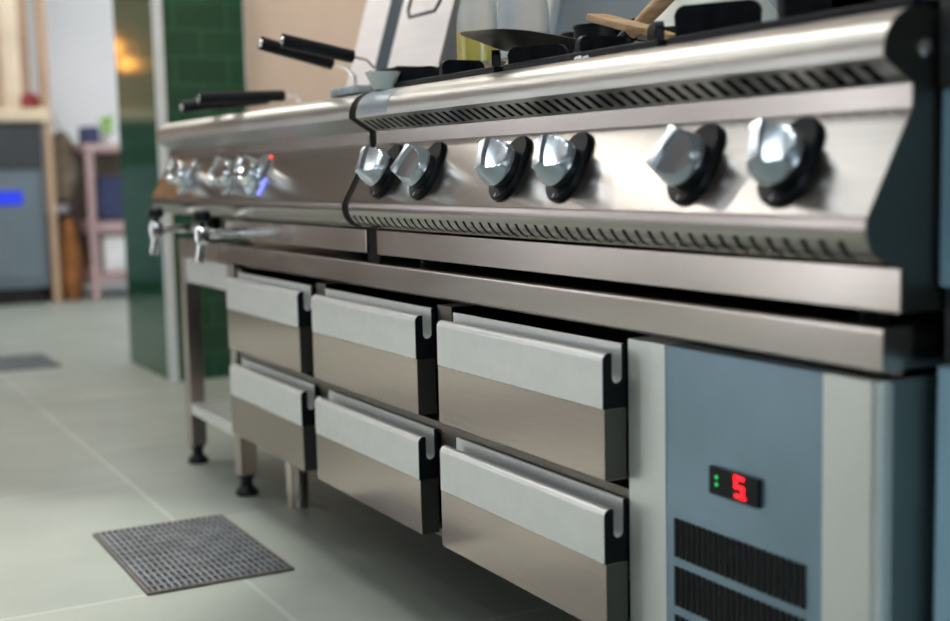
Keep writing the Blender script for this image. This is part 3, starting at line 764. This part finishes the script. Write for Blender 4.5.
bm = B(); box(bm, -8.95, -8.26, -.9, .60, 1.12, 1.20, .006); obj('counter_ledge', bm, M['cream'], t)
bm = B(); box(bm, -8.34, -8.27, .555, .60, 0, 1.1195, .004); obj('post', bm, M['tan'], t)
bm = B(); box(bm, -8.34, -8.27, -.9, -.84, 0, 1.1195, .004); obj('post', bm, M['cream'], t)
bm = B(); box(bm, -8.95, -8.90, -.9, .60, 1.2005, 2.3); obj('back_board', bm, M['tan'], t)
bm = B(); box(bm, -8.36, -8.28, .55, .60, 1.2005, 2.3, .004); obj('upright', bm, M['orangewood'] if 'orangewood' in M else M['tan'], t)
bm = B(); box(bm, -8.95, -8.28, -.9, .60, 2.3005, 2.36, .004); obj('top_board', bm, M['cream'], t)
bm = B(); box(bm, -8.60, -8.50, .36, .47, 1.2005, 2.0, .02); tag(obj('hanging_cloth', bm, M['creamcloth']), 'pale cream cloth hanging upright on the cream hutch', 'cloth')
bm = B(); lathe(bm, [(.04,1.2008),(.06,1.23),(.055,1.28),(.02,1.30)], (-8.40,.50,0), 20); tag(obj('red_pot', bm, M['redcloth']), 'small dark red pot on the cream hutch ledge', 'pot')
t = thing('shelf_trolley', 'pinkish shelf trolley against the far white wall beside the green column', 'trolley', (-8.5,.95,0))
for y in (.79, 1.30):
    for x in (-8.82, -8.30): bm = B(); box(bm, x, x+.05, y, y+.045, 0, .93, .004); obj('post', bm, M['pink'], t)
bm = B(); box(bm, -8.86, -8.825, .79, 1.345, .10, .93, .002); obj('back_panel', bm, M['olivebag'], t)
for z in (.10,.42): bm = B(); box(bm, -8.765, -8.305, .79, 1.345, z, z+.07, .004); obj('shelf', bm, M['pink'], t)
bm = B(); box(bm, -8.83, -8.24, .78, 1.36, .9305, .98, .004); obj('top_shelf', bm, M['pink'], t)
bm = B(); box(bm, -8.70, -8.33, .88, 1.28, .1705, .40, .02); tag(obj('storage_tub', bm, M['whitebox']), 'white plastic tub on the lowest trolley shelf', 'tub')
bm = B(); box(bm, -8.70, -8.33, .86, 1.28, .4905, .78, .03); tag(obj('folded_apron', bm, M['navy']), 'folded navy cloth on the middle trolley shelf', 'cloth')
bm = B(); box(bm, -8.5, -8.32, .80, .90, .9805, 1.09, .01); tag(obj('utensil_box', bm, M['navy']), 'dark blue box on top of the pinkish trolley', 'box')
t = thing('potted_herb', 'small bright green potted herb on top of the pinkish trolley', 'plant', (-8.35,.96,.9805))
bm = B(); lathe(bm, [(.03,.9806),(.045,1.03),(.04,1.031)], (-8.40,.96,0), 20); obj('pot', bm, M['whitebox'], t)
bm = B()
for k in range(60):
    a = random.uniform(0, 2*PI); rr = random.uniform(0,.055); zz = random.uniform(1.035,1.15)
    c = Vector((-8.40+rr*math.cos(a), .96+rr*math.sin(a), zz)); q = bmesh.new()
    bmesh.ops.create_icosphere(q, subdivisions=1, radius=.017)
    mt = Matrix.Translation(c) @ Matrix.Rotation(random.uniform(0,3),4,'X') @ Matrix.Rotation(random.uniform(0,3),4,'Y') @ Matrix.Diagonal((1,.7,.25,1))
    merge(bm, q, 0, mt)
tube(bm, [(-8.40,.96,1.02),(-8.40,.96,1.10)], .006, 8)
obj('foliage', bm, M['greenleaf'], t)
def sack(name, x, y, w, dpt, h, mat, label, cat):
    bm = B(); t_ = [(.75,0),(1,.08),(1.02,.3),(.95,.6),(.75,.85),(.45,.95),(.35,1.0),(.1,1.01)]
    def fn(p): return Vector((p.x*w, p.y*dpt*(1+.08*math.sin(p.z*9)), p.z))
    lathe(bm, [(r, z*h) for r, z in t_], (x,y,0), 28, fn=fn); return tag(obj(name, bm, mat), label, cat)
sack('orange_sack', -8.42, .69, .10, .075, .52, M['orange'], 'orange brown sack standing on the floor between fridge and trolley', 'sack')
t = obj('hanging_bag', B(), M['olivebag']) if False else None
bm = B(); lathe(bm, [(.03,.60),(.075,.64),(.085,.85),(.075,1.0),(.03,1.07)], (-8.55,.70,0), 24); 
tube(bm, [(-8.55,.70,1.06),(-8.9,.70,1.25),(XW+.002,.70,1.27)], .006, 8)
tag(obj('hanging_bag', bm, M['olivebag']), 'olive brown cloth bag hanging on the white wall above the orange sack', 'bag')
bm = B(); box(bm, -9.2, -8.62, .58, .78, 0, .55, .02); tag(obj('dark_crate', bm, M['darkmetal']), 'dark grey crate on the floor behind the orange sack', 'crate')

# ------------------------------------------------------------------ camera and world
cd = bpy.data.cameras.new('camera'); cam = bpy.data.objects.new('camera', cd); COL.objects.link(cam); SC.camera = cam
cd.sensor_width = 36; cd.lens = 1290/950*36
rows = [[0.4752347383890531,-0.08452389275633873,0.8757897321741122],[0.8795795052803712,0.0707281059039693,-0.4704651197761361],[-0.02217740559726333,0.9939080674733212,0.10795793668101768]]
cam.matrix_world = Matrix.Translation((0,-.9222564,.762)) @ Matrix(rows).to_4x4()
cd.clip_start = .02
cd.dof.use_dof = True; cd.dof.focus_distance = 1.92; cd.dof.aperture_fstop = 2.4
w = bpy.data.worlds.new('world'); SC.world = w; w.use_nodes = True
w.node_tree.nodes['Background'].inputs[0].default_value = (.6,.75,1,1); w.node_tree.nodes['Background'].inputs[1].default_value = .05
SC.view_settings.view_transform = 'Standard'; SC.view_settings.look = 'None'; SC.view_settings.gamma = 1; SC.view_settings.use_curve_mapping = False
SC.view_settings.exposure = .7
